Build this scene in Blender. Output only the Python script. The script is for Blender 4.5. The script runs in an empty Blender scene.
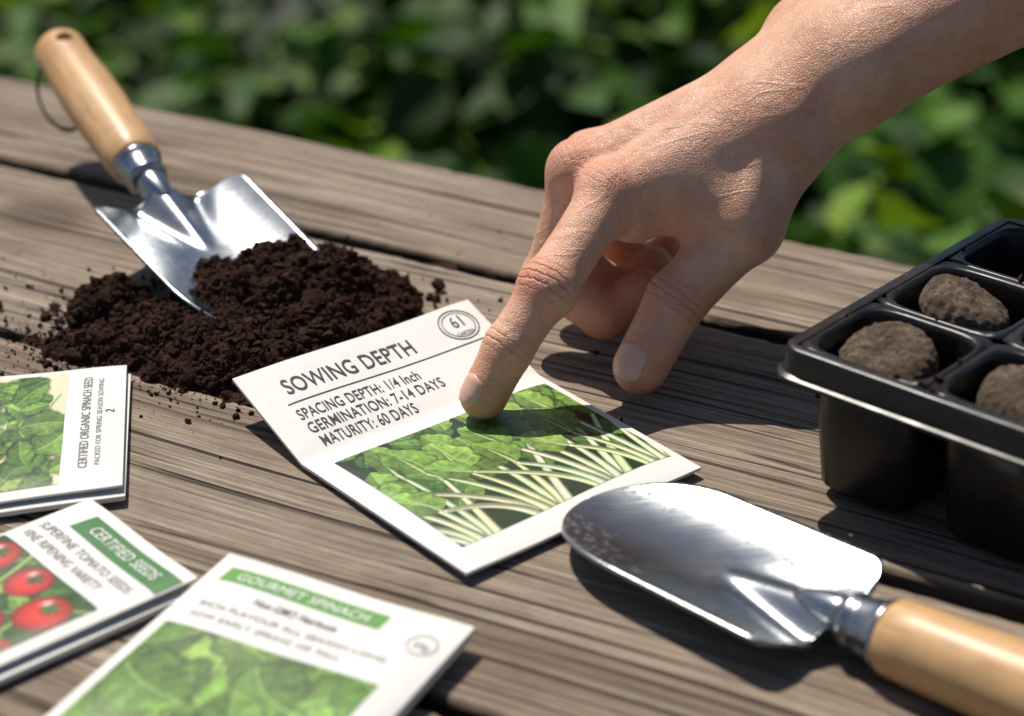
import bpy, math, random
import numpy as np
from mathutils import Vector, Matrix, noise as mnoise
rng=np.random.default_rng(7); random.seed(7)
S=.001
col=bpy.context.scene.collection
# ------------------------------------------------------------ helpers
def link(o,parent=None):
    col.objects.link(o)
    if parent: o.parent=parent
    return o
def empty(name):
    e=bpy.data.objects.new(name,None); e.empty_display_size=.02; return link(e)
def mesh_np(name,V,F,mat=None,parent=None,smooth=False,scale=S,attrs=None,colattr=None):
    me=bpy.data.meshes.new(name)
    V=np.asarray(V,dtype=float)*scale
    if isinstance(F,np.ndarray):
        n=F.shape[1]
        me.vertices.add(len(V)); me.vertices.foreach_set("co",V.ravel())
        me.loops.add(F.size); me.loops.foreach_set("vertex_index",F.ravel().astype(np.int32))
        me.polygons.add(len(F)); me.polygons.foreach_set("loop_start",np.arange(0,F.size,n,dtype=np.int32))
        me.polygons.foreach_set("loop_total",np.full(len(F),n,dtype=np.int32))
        me.update(calc_edges=True); me.validate()
    else:
        me.from_pydata([tuple(v) for v in V],[],F)
    me.polygons.foreach_set("use_smooth",[smooth]*len(me.polygons))
    for k,a in (attrs or {}).items():
        at=me.attributes.new(k,'FLOAT','POINT'); at.data.foreach_set("value",np.asarray(a,dtype=np.float32))
    for k,a in (colattr or {}).items():
        at=me.attributes.new(k,'FLOAT_COLOR','POINT')
        c=np.ones((len(V),4),dtype=np.float32); c[:,:3]=a; at.data.foreach_set("color",c.ravel())
    if mat: me.materials.append(mat)
    me.update()
    o=bpy.data.objects.new(name,me); return link(o,parent)
def grid_faces(nu,nv,off=0,flip=False):
    i=np.arange((nu-1)*(nv-1)); a=i//(nv-1); b=i%(nv-1)
    q=np.stack([a*nv+b,(a+1)*nv+b,(a+1)*nv+b+1,a*nv+b+1],1)+off
    return q[:,::-1].copy() if flip else q
class N:
    def __init__(s,name):
        s.m=bpy.data.materials.new(name); s.m.use_nodes=True; s.t=s.m.node_tree
        s.b=s.t.nodes["Principled BSDF"]; s.out=s.t.nodes["Material Output"]
    def n(s,typ,ins=None,**kw):
        x=s.t.nodes.new(typ)
        for k,v in kw.items(): setattr(x,k,v)
        for k,v in (ins or {}).items(): s.set(x.inputs[k],v)
        return x
    def set(s,i,v):
        if isinstance(v,bpy.types.NodeSocket): s.t.links.new(v,i)
        elif isinstance(v,bpy.types.Node): s.t.links.new(v.outputs[0],i)
        else: i.default_value=v
    def math(s,op,a,b=0,c=0,clamp=False):
        x=s.t.nodes.new("ShaderNodeMath"); x.operation=op; x.use_clamp=clamp
        s.set(x.inputs[0],a); s.set(x.inputs[1],b); s.set(x.inputs[2],c); return x.outputs[0]
    def noise(s,vec,scale,detail=4,rough=.5,dist=0):
        x=s.n("ShaderNodeTexNoise",{"Scale":scale,"Detail":detail,"Roughness":rough,"Distortion":dist})
        if vec is not None: s.set(x.inputs["Vector"],vec)
        return x.outputs["Fac"]
    def ramp(s,fac,stops):
        x=s.t.nodes.new("ShaderNodeValToRGB"); e=x.color_ramp.elements
        while len(e)<len(stops): e.new(.5)
        for i,(p,c) in enumerate(stops):
            e[i].position=p; e[i].color=(c,c,c,1) if isinstance(c,(int,float)) else (*c,1)
        s.set(x.inputs[0],fac); return x.outputs[0]
    def mix(s,f,a,b,mode='MIX'):
        x=s.t.nodes.new("ShaderNodeMix"); x.data_type='RGBA'; x.blend_type=mode
        s.set(x.inputs[0],f)
        for i,v in ((6,a),(7,b)):
            if isinstance(v,tuple): v=(*v,1)
            s.set(x.inputs[i],v)
        return x.outputs[2]
    def attr(s,name,out="Fac"):
        x=s.n("ShaderNodeAttribute"); x.attribute_name=name; return x.outputs[out]
    def obj(s): return s.n("ShaderNodeTexCoord").outputs["Object"]
    def bump(s,h,strength=.5,dist=.001,normal=None):
        x=s.n("ShaderNodeBump",{"Strength":strength,"Distance":dist}); s.set(x.inputs["Height"],h)
        if normal is not None: s.set(x.inputs["Normal"],normal)
        return x.outputs[0]
    def P(s,**kw):
        for k,v in kw.items():
            k={"color":"Base Color","rough":"Roughness","metal":"Metallic","normal":"Normal","spec":"Specular IOR Level"}.get(k,k)
            if isinstance(v,tuple) and len(v)==3 and k=="Base Color": v=(*v,1)
            s.set(s.b.inputs[k],v)
        return s.m
# ------------------------------------------------------------ camera
cd=bpy.data.cameras.new("camera"); cam=bpy.data.objects.new("camera",cd); link(cam)
cam.location=(0,-.648,.3231); cam.rotation_euler=(math.radians(90-26.5),0,0)
cd.sensor_width=36; cd.lens=2100*36/1024; cd.clip_start=.02; cd.clip_end=1000
cd.dof.use_dof=True; cd.dof.focus_distance=.675; cd.dof.aperture_fstop=7.6
bpy.context.scene.camera=cam
vs=bpy.context.scene.view_settings; vs.view_transform='Standard'; vs.look='None'; vs.exposure=0
# ------------------------------------------------------------ light
sd=Vector((-.30,.50,1)).normalized()
w=bpy.data.worlds.new("World"); bpy.context.scene.world=w; w.use_nodes=True
sky=w.node_tree.nodes.new("ShaderNodeTexSky"); sky.sky_type='NISHITA'; sky.sun_disc=False
sky.sun_elevation=math.asin(sd.z); sky.sun_rotation=math.atan2(sd.x,sd.y)
w.node_tree.links.new(sky.outputs[0],w.node_tree.nodes["Background"].inputs[0])
w.node_tree.nodes["Background"].inputs[1].default_value=.072
sl=bpy.data.lights.new("sun",'SUN'); sl.energy=5.0; sl.angle=math.radians(.5); sl.color=(1,.93,.82)
so=link(bpy.data.objects.new("sun",sl)); so.rotation_euler=sd.to_track_quat('Z','Y').to_euler()
# ------------------------------------------------------------ materials
def wood_table():
    m=N("weathered_wood"); gx=m.attr("gx"); gy=m.attr("gy"); kn=m.attr("knot"); rd=m.attr("pid"); edg=m.attr("edge")
    def vec(sx,sy,o=0):
        c=m.n("ShaderNodeCombineXYZ"); m.set(c.inputs[0],m.math('MULTIPLY',gx,sx)); m.set(c.inputs[1],m.math('MULTIPLY',gy,sy))
        m.set(c.inputs[2],m.math('ADD',m.math('MULTIPLY',rd,7.3),o)); return c.outputs[0]
    fib=m.noise(vec(20,1100),1,4,.72,.1)
    rng_=m.noise(vec(2.1,400,3),1,3,.65,.25)
    band=m.noise(vec(1.8,42,5),1,4,.6,.8)
    blot=m.noise(vec(12,22,9),1,5,.7)
    crk=m.ramp(m.noise(vec(3.0,240,12),1,2,.6,.25),[(.345,1),(.40,0)])
    crk2=m.ramp(m.noise(vec(7,100,17),1,2,.5,.4),[(.29,1),(.34,0)])
    base=m.ramp(rng_,[(.34,(.085,.060,.042)),(.46,(.225,.170,.124)),(.58,(.325,.255,.192)),(.72,(.47,.385,.30))])
    base=m.mix(m.ramp(band,[(.38,0),(.66,.55)]),base,(.40,.335,.270))
    base=m.mix(m.ramp(band,[(.30,.7),(.46,0)]),base,(.125,.088,.062))
    base=m.mix(m.ramp(blot,[(.44,.0),(.64,.55)]),base,(.165,.116,.081))
    base=m.mix(1.,base,m.ramp(fib,[(.25,.36),(.5,1.0),(.75,1.6)]),'MULTIPLY')
    c=m.math('MAXIMUM',crk,crk2)
    base=m.mix(m.math('MULTIPLY',c,.88),base,(.03,.02,.013))
    base=m.mix(m.ramp(kn,[(0,.85),(.08,.75),(.17,0)]),base,(.075,.048,.033))
    base=m.mix(m.math('MULTIPLY',edg,.85),base,(.03,.02,.014))
    h=m.math('SUBTRACT',m.math('ADD',m.math('MULTIPLY',fib,.7),m.math('MULTIPLY',rng_,.8)),m.math('MULTIPLY',c,1.0))
    return m.P(color=base,rough=.75,spec=.25,normal=m.bump(h,1.0,.0015))
M_wood=wood_table()
def simple(name,c,r=.5,**k):
    return N(name).P(color=c,rough=r,**k)
def steel():
    m=N("brushed_steel"); o=m.obj()
    mp=m.n("ShaderNodeMapping",{"Vector":o,"Scale":(60,1500,60)})
    n1=m.noise(mp,1,3); n2=m.noise(o,28,4,.6); n3=m.noise(o,420,3,.6)
    rough=m.math('ADD',m.ramp(n2,[(.3,.17),(.7,.27)]),m.math('MULTIPLY',n1,.08))
    dirt=m.math('MULTIPLY',m.ramp(n3,[(.52,0),(.60,1)]),m.ramp(n2,[(.44,0),(.6,1)]))
    c=m.mix(m.math('MULTIPLY',dirt,.6),(.325,.35,.38),(.12,.08,.06))
    return m.P(color=c,metal=m.math('SUBTRACT',1,m.math('MULTIPLY',dirt,.6)),rough=rough,normal=m.bump(m.math('ADD',n1,m.math('MULTIPLY',n2,.5)),.12,.0006))
M_steel=steel()
def handlewood():
    m=N("beech_wood"); o=m.obj()
    mp=m.n("ShaderNodeMapping",{"Vector":o,"Scale":(14,160,160)})
    n=m.noise(mp,1,5,.6,.4); mp2=m.n("ShaderNodeMapping",{"Vector":o,"Scale":(60,900,900)}); f=m.noise(mp2,1,2)
    sp=m.ramp(f,[(.34,1),(.42,0)])
    c=m.ramp(n,[(.3,(.46,.25,.105)),(.55,(.63,.385,.18)),(.75,(.72,.47,.245))])
    c=m.mix(m.math('MULTIPLY',sp,.5),c,(.28,.14,.055))
    sm=m.ramp(m.noise(o,70,4,.6),[(.5,0),(.7,.35)])
    c=m.mix(sm,c,(.30,.19,.10))
    return m.P(color=c,rough=.42,normal=m.bump(n,.15,.0004))
M_hw=handlewood()
def paper(name,tint=(.80,.79,.76)):
    m=N(name); o=m.obj(); n=m.noise(o,90,4)
    return m.P(color=m.mix(n,tint,tuple(x*.93 for x in tint)),rough=.55,normal=m.bump(m.math('MULTIPLY',n,3),.3,.0005))
M_paper=paper("packet_paper",(.74,.73,.70))
m=N("printed_ink"); M_print=m.P(color=m.attr("Col","Color"),rough=.38)
M_ink=simple("black_ink",(.025,.025,.027),.5); M_gink=simple("green_ink",(.045,.17,.045),.45)
M_grey=simple("grey_ink",(.16,.16,.16),.5); M_wink=simple("white_ink",(.8,.8,.78),.5)
def soil():
    m=N("potting_soil"); o=m.obj(); n=m.noise(o,420,4,.75); n2=m.noise(o,60,2)
    c=m.ramp(n,[(.3,(.010,.005,.0035)),(.55,(.040,.018,.011)),(.8,(.11,.052,.031))])
    c=m.mix(m.ramp(n2,[(.4,0),(.7,.5)]),c,(.055,.024,.014))
    return m.P(color=c,rough=.95,spec=.15,normal=m.bump(n,1,.0015))
M_soil=soil()
def black_plastic():
    m=N("black_plastic"); o=m.obj(); n=m.noise(o,60,4); d=m.noise(o,700,3,.7)
    dust=m.math('MULTIPLY',m.ramp(d,[(.50,0),(.70,1)]),m.ramp(n,[(.42,.0),(.7,.5)]))
    return m.P(color=m.mix(dust,(.008,.008,.009),(.10,.07,.05)),rough=m.ramp(n,[(.3,.26),(.7,.45)]),spec=.4,normal=m.bump(n,.3,.0008))
M_plastic=black_plastic()
def peat():
    m=N("peat"); o=m.obj(); n=m.noise(o,420,6,.8); n2=m.noise(o,110,4,.6)
    c=m.ramp(n,[(.30,(.045,.028,.018)),(.5,(.17,.118,.080)),(.70,(.40,.31,.23))])
    c=m.mix(m.ramp(n2,[(.45,0),(.62,.65)]),c,(.095,.058,.036))
    return m.P(color=c,rough=.95,normal=m.bump(m.math('ADD',n,n2),1,.0022))
M_peat=peat()
# ------------------------------------------------------------ table
TD=math.radians(-29.2)
table=empty("wooden_table")
edges=[148,60,-69,-184,-300,-416,-532]
knots={1:[(-226,20,11),(330,30,9)],2:[(215,-120,10),(-330,-150,12)],3:[(-60,-255,9)],0:[(120,118,8)]}
for i in range(len(edges)-1):
    y1,y0=edges[i]-3.3,edges[i+1]+3.3
    nx,ny=420,36
    xs=np.linspace(-820,760,nx)
    tt=np.linspace(0,1,ny); tt=.5-.5*np.cos(np.pi*tt)
    X,T=np.meshgrid(xs,tt,indexing='ij')
    ph=rng.random(6)*9
    e0=y0+.6*np.sin(xs/47+ph[0])+.4*np.sin(xs/13+ph[1])+.35*rng.standard_normal(nx); e1=y1+.6*np.sin(xs/53+ph[2])+.4*np.sin(xs/17+ph[3])+.35*rng.standard_normal(nx)
    Y=e0[:,None]*(1-T)+e1[:,None]*T
    ed=np.minimum(Y-e0[:,None],e1[:,None]-Y)
    Z=-1.6*np.exp(-ed/.9)+.45*np.sin(Y/19+ph[4])*np.sin(X/160+ph[5])-.5
    edge=np.exp(-(ed/1.3)**2)
    gy=Y.copy(); kk=np.full(X.shape,9.)
    for kx,ky,R in knots.get(i,[]):
        dx=(X-kx)/(2.4*R); dy=(Y-ky)/R; r=np.sqrt(dx*dx+dy*dy)
        gy=ky+(gy-ky)*(1-.75*np.exp(-r*r/2.2)); kk=np.minimum(kk,np.sqrt(((X-kx)/1.7)**2+(Y-ky)**2)/R)
    gy=gy+2.5*np.sin(X/140+ph[0])+1.2*np.sin(X/60+ph[1])
    top=np.stack([X,Y,Z],-1).reshape(-1,3)
    bot=top.copy(); bot[:,2]=-27
    V=np.vstack([top,bot]); n=nx*ny
    F=[grid_faces(nx,ny),grid_faces(nx,ny,n,True)]
    a=np.arange(nx-1)
    F.append(np.stack([a*ny,a*ny+n,(a+1)*ny+n,(a+1)*ny],1))
    F.append(np.stack([a*ny+ny-1,(a+1)*ny+ny-1,(a+1)*ny+ny-1+n,a*ny+ny-1+n],1))
    b=np.arange(ny-1)
    F.append(np.stack([b,b+1,b+1+n,b+n],1)); q=(nx-1)*ny
    F.append(np.stack([b+q,b+q+n,b+1+q+n,b+1+q],1))
    o=mesh_np("plank_%d"%(i+1),V,np.vstack(F),M_wood,table,True,
      attrs={"gx":np.tile(X.ravel(),2)*S,"gy":(np.tile(gy.ravel(),2)+V[:,2]*.8*(V[:,2]<-20))*S,"knot":np.tile(kk.ravel(),2)*.1,"pid":np.full(2*n,i*1.37),"edge":np.tile(edge.ravel(),2)})
    o.data.set_sharp_from_angle(angle=math.radians(60))
    o.rotation_euler=(0,0,TD)
def box(name,x0,x1,y0,y1,z0,z1,mat,parent,rotz=0,bev=3):
    V=[(x,y,z) for x in(x0,x1) for y in(y0,y1) for z in(z0,z1)]
    F=[(0,1,3,2),(4,6,7,5),(0,4,5,1),(2,3,7,6),(0,2,6,4),(1,5,7,3)]
    V=np.array(V,float)
    o=mesh_np(name,V,F,mat,parent,False,attrs={"gx":V[:,2]*S,"gy":(V[:,0]+V[:,1])*S,"knot":np.ones(8),"pid":np.full(8,x0*.01)})
    o.rotation_euler=(0,0,rotz); b=o.modifiers.new("b",'BEVEL'); b.width=bev*S; b.segments=2; return o
for k,x in enumerate((-700,-500,640)):
    box("crossbeam_%d"%k,x,x+60,-515,130,-72,-28,M_wood,table,TD)
box("apron_1",-640,640,100,122,-110,-28.5,M_wood,table,TD)
k=0
for x in(-705,638):
    for y in(-500,30):
        k+=1; box("leg_%d"%k,x,x+64,y,y+64,-750,-73,M_wood,table,TD)
# ------------------------------------------------------------ packets
def lerp(a,b,t): return a+(b-a)*t
class Sheet:
    """printed sheet: rows of corner pairs, (a,b) in 0..1 -> 3-D, puff = rise in the middle"""
    def __init__(s,rows,bs,puff,thick,curl=0):
        s.rows=[(np.array(l,float),np.array(r,float)) for l,r in rows]; s.bs=bs; s.puff=puff; s.th=thick; s.curl=curl
    def __call__(s,a,b,off=0):
        a=np.asarray(a,float); b=np.asarray(b,float)
        L=np.stack([np.interp(b,s.bs,[r[0][k] for r in s.rows]) for k in range(3)],-1)
        R=np.stack([np.interp(b,s.bs,[r[1][k] for r in s.rows]) for k in range(3)],-1)
        out=L+(R-L)*a[...,None]
        ea=np.minimum(a,1-a)
        nb=len(s.bs)-1
        z=np.zeros_like(a)
        for i in range(nb):
            p=s.puff[i]; b0,b1=s.bs[i],s.bs[i+1]; t=np.clip((b-b0)/(b1-b0),0,1)
            msk=(b>=b0)&((b<b1)|(i==nb-1))
            f=(1-np.exp(-ea*14))*(1-np.exp(-np.minimum(t,1-t)*12))
            z=np.where(msk,p*f,z)
        z=z+.34*np.sin(a*7+b*3)*np.minimum(ea*8,1)+.24*np.sin(b*13-a*4)*np.minimum(ea*8,1)
        z=z+s.curl*np.abs(a*b)**3
        out[...,2]+=z+off
        return out
def build_paper(sh,parent,na=50,nb=70,name="paper",mat=None,th=None):
    th=th or sh.th
    A,B=np.meshgrid(np.linspace(0,1,na),np.linspace(0,1,nb),indexing='ij')
    top=sh(A,B).reshape(-1,3); bot=top.copy(); bot[:,2]-=th; 
    V=np.vstack([top,bot]); n=na*nb
    F=[grid_faces(na,nb,0,True),grid_faces(na,nb,n,False)]
    a=np.arange(na-1); F.append(np.stack([a*nb,(a+1)*nb,(a+1)*nb+n,a*nb+n],1)[:,::-1]); F.append(np.stack([a*nb+nb-1,a*nb+nb-1+n,(a+1)*nb+nb-1+n,(a+1)*nb+nb-1],1)[:,::-1])
    b=np.arange(nb-1); F.append(np.stack([b,b+n,b+1+n,b+1],1)[:,::-1]); q=(na-1)*nb; F.append(np.stack([b+q,b+1+q,b+1+q+n,b+q+n],1)[:,::-1])
    o=mesh_np(name,V,np.vstack(F),mat or M_paper,parent,True); o.data.set_sharp_from_angle(angle=math.radians(55)); return o
def picture(sh,img,a0,a1,b0,b1,parent,name="printed_picture",off=.14):
    h,wd,_=img.shape
    A,B=np.meshgrid(np.linspace(a0,a1,wd),np.linspace(b0,b1,h),indexing='ij')
    V=sh(A,B,off).reshape(-1,3)
    return mesh_np(name,V,grid_faces(wd,h,0,True),M_print,parent,True,colattr={"Col":img.transpose(1,0,2).reshape(-1,3)})
def bar(sh,a0,a1,b0,b1,parent,mat,name="printed_bar",off=.14,n=30):
    A,B=np.meshgrid(np.linspace(a0,a1,n),np.linspace(b0,b1,5),indexing='ij')
    return mesh_np(name,sh(A,B,off).reshape(-1,3),grid_faces(n,5,0,True),mat,parent,True)
def text_geo(s,bold=.0,spacing=1.0):
    c=bpy.data.curves.new("t",'FONT'); c.body=s; c.offset=bold; c.resolution_u=4; c.space_character=spacing
    o=bpy.data.objects.new("t",c); col.objects.link(o)
    dg=bpy.context.evaluated_depsgraph_get(); me=o.evaluated_get(dg).to_mesh()
    V=np.array([v.co[:] for v in me.vertices]); F=[tuple(p.vertices) for p in me.polygons]
    o.evaluated_get(dg).to_mesh_clear(); bpy.data.objects.remove(o); bpy.data.curves.remove(c)
    return V,F
def text(sh,s,a0,a1,bbase,bh,parent,mat,bold=.012,off=.2,vertical=False,spacing=1.05,name=None):
    V,F=text_geo(s,bold,spacing)
    x=(V[:,0]-V[:,0].min())/(V[:,0].max()-V[:,0].min()); y=V[:,1]/.70
    if not vertical: A=a0+x*(a1-a0); B=bbase-y*bh
    else: B=a1+(a0-a1)*x; A=bbase-y*bh
    return mesh_np(name or "printed_text",sh(A,B,off),F,mat,parent)
def ring(sh,a,b,ra,rb,w_,parent,mat,off=.2):
    t=np.linspace(0,2*np.pi,49); V=[]
    for r in(1,1-w_): V.append(np.stack([a+ra*r*np.cos(t),b+rb*r*np.sin(t)],1))
    V=np.vstack(V); F=[(i,i+1,i+50,i+49) for i in range(48)]
    return mesh_np("printed_ring",sh(V[:,0],V[:,1],off),F,mat,parent)
# ---- picture painter
def vnoise(h,wd,cell,seed):
    r=np.random.default_rng(seed); gh,gw=int(h/cell)+3,int(wd/cell)+3; g=r.random((gh,gw))
    y=np.arange(h)/cell; x=np.arange(wd)/cell; yi=y.astype(int); xi=x.astype(int); fy=(y-yi)[:,None]; fx=(x-xi)[None]
    fy=fy*fy*(3-2*fy); fx=fx*fx*(3-2*fx)
    return (g[yi][:,xi]*(1-fy)*(1-fx)+g[yi+1][:,xi]*fy*(1-fx)+g[yi][:,xi+1]*(1-fy)*fx+g[yi+1][:,xi+1]*fy*fx)
class Pic:
    def __init__(s,h,wd,bg,seed=1):
        s.h,s.w=h,wd; s.img=np.zeros((h,wd,3))+np.array(bg); s.Y,s.X=np.mgrid[0:h,0:wd].astype(float)
        s.n=vnoise(h,wd,11,seed)*.55+vnoise(h,wd,4,seed+1)*.45; s.r=np.random.default_rng(seed)
        s.img*=(.5+1.0*vnoise(h,wd,14,seed+3))[...,None]
    def blend(s,m,c): s.img=s.img*(1-m[...,None])+c*m[...,None]
    def leaf(s,cx,cy,L,W,ang,c,rib=1.5,lit=.5,bulge=.75):
        dx,dy=s.X-cx,s.Y-cy; u=(dx*math.cos(ang)+dy*math.sin(ang))/L; v=(-dx*math.sin(ang)+dy*math.cos(ang))
        v=v-L*.10*np.sin(u*3+cx)*(1 if cy%2>1 else -1)
        un=np.clip(u,0,1); ph=cx*1.7; hw=W*np.sin(np.pi*un**bulge)**.6*(1+.09*np.sin(un*15+ph)+.05*np.sin(un*31+ph*2+np.sign(v)*1.3)); ins=(u>0)&(u<1)
        e=(hw-np.abs(v)); m=np.clip(e/1.3,0,1)*ins
        s.blend(np.clip((e+5)/6,0,1)*ins*.75,np.array([.006,.015,.003]))
        vein=np.clip(1-np.abs(v)/(W*.04+.5),0,1)*.85
        sv=np.sin((u*4.5-np.abs(v)/W*1.1)*2*np.pi); sv=np.clip((sv-.85)*6,0,1)*.22*np.clip(e/4,0,1)
        puff=1+.18*np.sin((u*4.5-np.abs(v)/W*1.1)*2*np.pi+3.1)*np.clip(np.abs(v)/W*2,0,1)
        side=np.where(v>0,1+lit*.5,1-lit*.5)
        f=(.30+1.05*s.n)*side*(1-.3*np.clip(1-e/3,0,1))*puff*(.75+.4*un)
        cc=np.array(c)*f[...,None]; vc=np.minimum(np.array(c)*rib+.05,.9)
        k=np.clip(vein+sv,0,1)[...,None]; s.blend(m,cc*(1-k)+vc*k)
    def stem(s,p0,p1,p2,w0,w1,c,edge=True):
        L=math.hypot(p2[0]-p0[0],p2[1]-p0[1])
        for ps in ((1,0) if edge else (0,)):
          for t in np.linspace(0,1,int(L)+20):
            x=(1-t)**2*p0[0]+2*t*(1-t)*p1[0]+t*t*p2[0]; y=(1-t)**2*p0[1]+2*t*(1-t)*p1[1]+t*t*p2[1]; r=w0+(w1-w0)*t+ps*1.6
            y0,y1,x0,x1=int(max(0,y-r-3)),int(y+r+4),int(max(0,x-r-3)),int(x+r+4)
            if y1<=y0 or x1<=x0 or y0>=s.h or x0>=s.w: continue
            dx=s.X[y0:y1,x0:x1]-x; dy=s.Y[y0:y1,x0:x1]-y; d=np.hypot(dx,dy); m=np.clip(r-d+.5,0,1)[...,None]
            if m.size==0: continue
            if ps: s.img[y0:y1,x0:x1]=s.img[y0:y1,x0:x1]*(1-m*.5)+np.array((.02,.05,.01))*m*.5; continue
            f=(1.05-.75*np.clip(((dx+r*.25)/r),-1,1)**2+.15*(s.n[y0:y1,x0:x1]-.5))[...,None]
            s.img[y0:y1,x0:x1]=s.img[y0:y1,x0:x1]*(1-m)+np.array(c)*np.clip(f,.25,1.1)*m
    def ball(s,cx,cy,r,c):
        d=np.hypot(s.X-cx,s.Y-cy); m=np.clip(r-d+.5,0,1)
        s.blend(np.clip((r+3-d)/4,0,1)*.6,np.array([.02,.01,.004]))
        hl=np.exp(-(((s.X-cx+r*.35)**2+(s.Y-cy+r*.4)**2)/(r*.18)**2))
        f=(1.15-.85*(d/r)**2)[...,None]
        s.blend(m,np.clip(np.array(c)*f,0,1)+hl[...,None]*.6)
def G_(r,lo=0,hi=1):
    k=r.uniform(lo,hi); y=r.uniform(0,1); return (lerp(.05,.20,k)+.05*y*k,lerp(.13,.40,k),lerp(.018,.065,k))
def pic_chard(h=250,wd=360):
    p=Pic(h,wd,(.010,.028,.005),3); r=p.r
    for i in range(60):
        L=r.uniform(40,72); p.leaf(r.uniform(-20,wd),r.uniform(-10,h*.8),L,L*r.uniform(.28,.42),r.uniform(-2.8,-.3),G_(r,0,.6))
    bun=[(40,6,-.28),(150,7,-.22),(255,7,-.10),(345,6,.0)]
    for bx,n_,tilt in bun:
        items=[]
        for k in range(n_):
            ang=-math.pi/2+tilt+(k-(n_-1)/2)*.19+r.uniform(-.05,.05); L=r.uniform(125,205); ex=bx+(k-3)*6+L*math.cos(ang); ey=h*1.0+L*math.sin(ang)
            items.append((r.uniform(0,1),k,ang,ex,ey))
        items.sort()
        for _,k,ang,ex,ey in items:
            la=ang+r.uniform(-.5,.5); LL=r.uniform(62,92)
            p.leaf(ex,ey+14,LL,LL*r.uniform(.34,.46),la,G_(r,.5,1.1),1.5,bulge=.85)
            w1=r.uniform(2.4,3.4); c=(r.uniform(.60,.76),r.uniform(.72,.80),r.uniform(.38,.54))
            p.stem((ex,ey+20),(ex+LL*.25*math.cos(la),ey+14+LL*.25*math.sin(la)),(ex+LL*.65*math.cos(la),ey+14+LL*.65*math.sin(la)),w1,.7,(.50,.62,.30),False)
            p.stem((bx+(k-3)*8,h+6),(bx+(k-3)*14,h*.78),(ex,ey+20),7.0,w1,c)
    for i in range(7):
        L=r.uniform(45,65); p.leaf(r.uniform(0,wd),r.uniform(0,h*.25),L,L*r.uniform(.34,.45),r.uniform(-2.6,.6),G_(r,.5,1.1))
    return np.clip(p.img,0,.85)
def pic_spinach(h=150,wd=220,seed=5,bg=(.02,.08,.01),n=70,big=(35,65)):
    p=Pic(h,wd,bg,seed); r=p.r
    for i in range(n):
        L=r.uniform(*big); p.leaf(r.uniform(-20,wd+10),r.uniform(-10,h+15),L,L*r.uniform(.34,.5),r.uniform(0,6.28),G_(r,.15,1.1),bulge=.9)
    return np.clip(p.img,0,.9)
def pic_leafbunch(h=220,wd=260):
    p=Pic(h,wd,(.66,.62,.38),11); r=p.r
    p.img=np.zeros((h,wd,3))+np.array((.66,.63,.42))*(.85+.25*vnoise(h,wd,50,2))[...,None]
    for k in range(26):
        x=r.uniform(wd*.4,wd*.98); p.stem((wd*.72,h*1.02),(lerp(wd*.7,x,.5),h*.6),(x,r.uniform(h*.1,h*.7)),2.4,1.4,(.34,.46,.14),False)
    for i in range(130):
        L=r.uniform(32,58); x=r.uniform(wd*.15,wd*.97); y=r.uniform(h*.12,h*.98)
        if x>wd*.85 and y<h*.22: continue
        p.leaf(x,y,L,L*r.uniform(.30,.44),r.uniform(2.0,6.8),G_(r,.1,1.),bulge=.9)
    return np.clip(p.img,0,.9)
def pic_tomato(h=230,wd=190):
    p=Pic(h,wd,(.03,.08,.015),21); r=p.r
    for i in range(45): 
        L=r.uniform(25,50); p.leaf(r.uniform(-10,wd),r.uniform(-5,h),L,L*.3,r.uniform(0,6.28),G_(r))
    for (x0,y0,x1,y1) in [(0,50,110,70),(60,0,90,120),(190,10,120,80),(100,70,60,200),(150,60,180,200)]: p.stem((x0,y0),((x0+x1)/2+8,(y0+y1)/2-6),(x1,y1),2.6,2,(.30,.42,.10))
    for (x,y,R) in [(32,28,27),(100,26,25),(160,44,29),(62,84,30),(126,100,30),(182,112,22),(24,140,29),(95,160,32),(160,170,28),(50,212,28),(125,225,29),(185,228,22)]:
        p.ball(x,y,R,(.60,.030,.018))
        for a in range(5): p.leaf(x,y-R*.3,R*.42,R*.09,a*1.256+.4,(.09,.22,.04),1.3)
    return np.clip(p.img,0,.95)
# ---- main packet : flap + body
pk=empty("seed_packet")
main=Sheet([((-90.5,-43,14),(-15.5,20,13)),((-65.5,-78.5,2.4),(9,-17.5,2.4)),((-13,-143,3.2),(58.5,-82,3.2))],[0,.333,1],[.3,1.8],1.0)
build_paper(main,pk,60,90)
def fl(b): return b*.333
text(main,"SOWING DEPTH",.13,.665,fl(.36),fl(.165),pk,M_ink,.010)
bar(main,.10,.93,fl(.447),fl(.460),pk,M_ink)
text(main,"SPACING DEPTH: 1/4 Inch",.105,.60,fl(.635),fl(.108),pk,M_ink,.006)
text(main,"GERMINATION: 7-14 DAYS",.105,.66,fl(.785),fl(.108),pk,M_ink,.006)
text(main,"MATURITY: 60 DAYS",.115,.50,fl(.935),fl(.108),pk,M_ink,.006)
ring(main,.885,fl(.235),.078,.0585,.06,pk,M_ink); ring(main,.885,fl(.235),.064,.048,.05,pk,M_ink)
text(main,"61",.862,.908,fl(.26),fl(.13),pk,M_ink,.0); text(main,"GARDEN",.85,.92,fl(.36),fl(.045),pk,M_ink,.0)
picture(main,pic_chard(),.075,.965,.395,.915,pk)
def loosepacket(rows,puff,th,curl=0):
    e=empty("seed_packet"); s=Sheet(rows,[0,1],[puff],th,curl); return e,s
p1,s1=loosepacket([((-223,-32,4.6),(-130,-15,4.8)),((-210,-122,4.4),(-118,-96,5.0))],1.2,.8)
build_paper(s1,p1)
s1b=Sheet([((-222,-34,2.6),(-128.5,-17,2.6)),((-208,-124,2.6),(-117,-98.5,2.6))],[0,1],[.5],1.6); build_paper(s1b,p1,name="back_layer")
picture(s1,pic_leafbunch(),.02,.80,.04,.95,p1)
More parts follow.
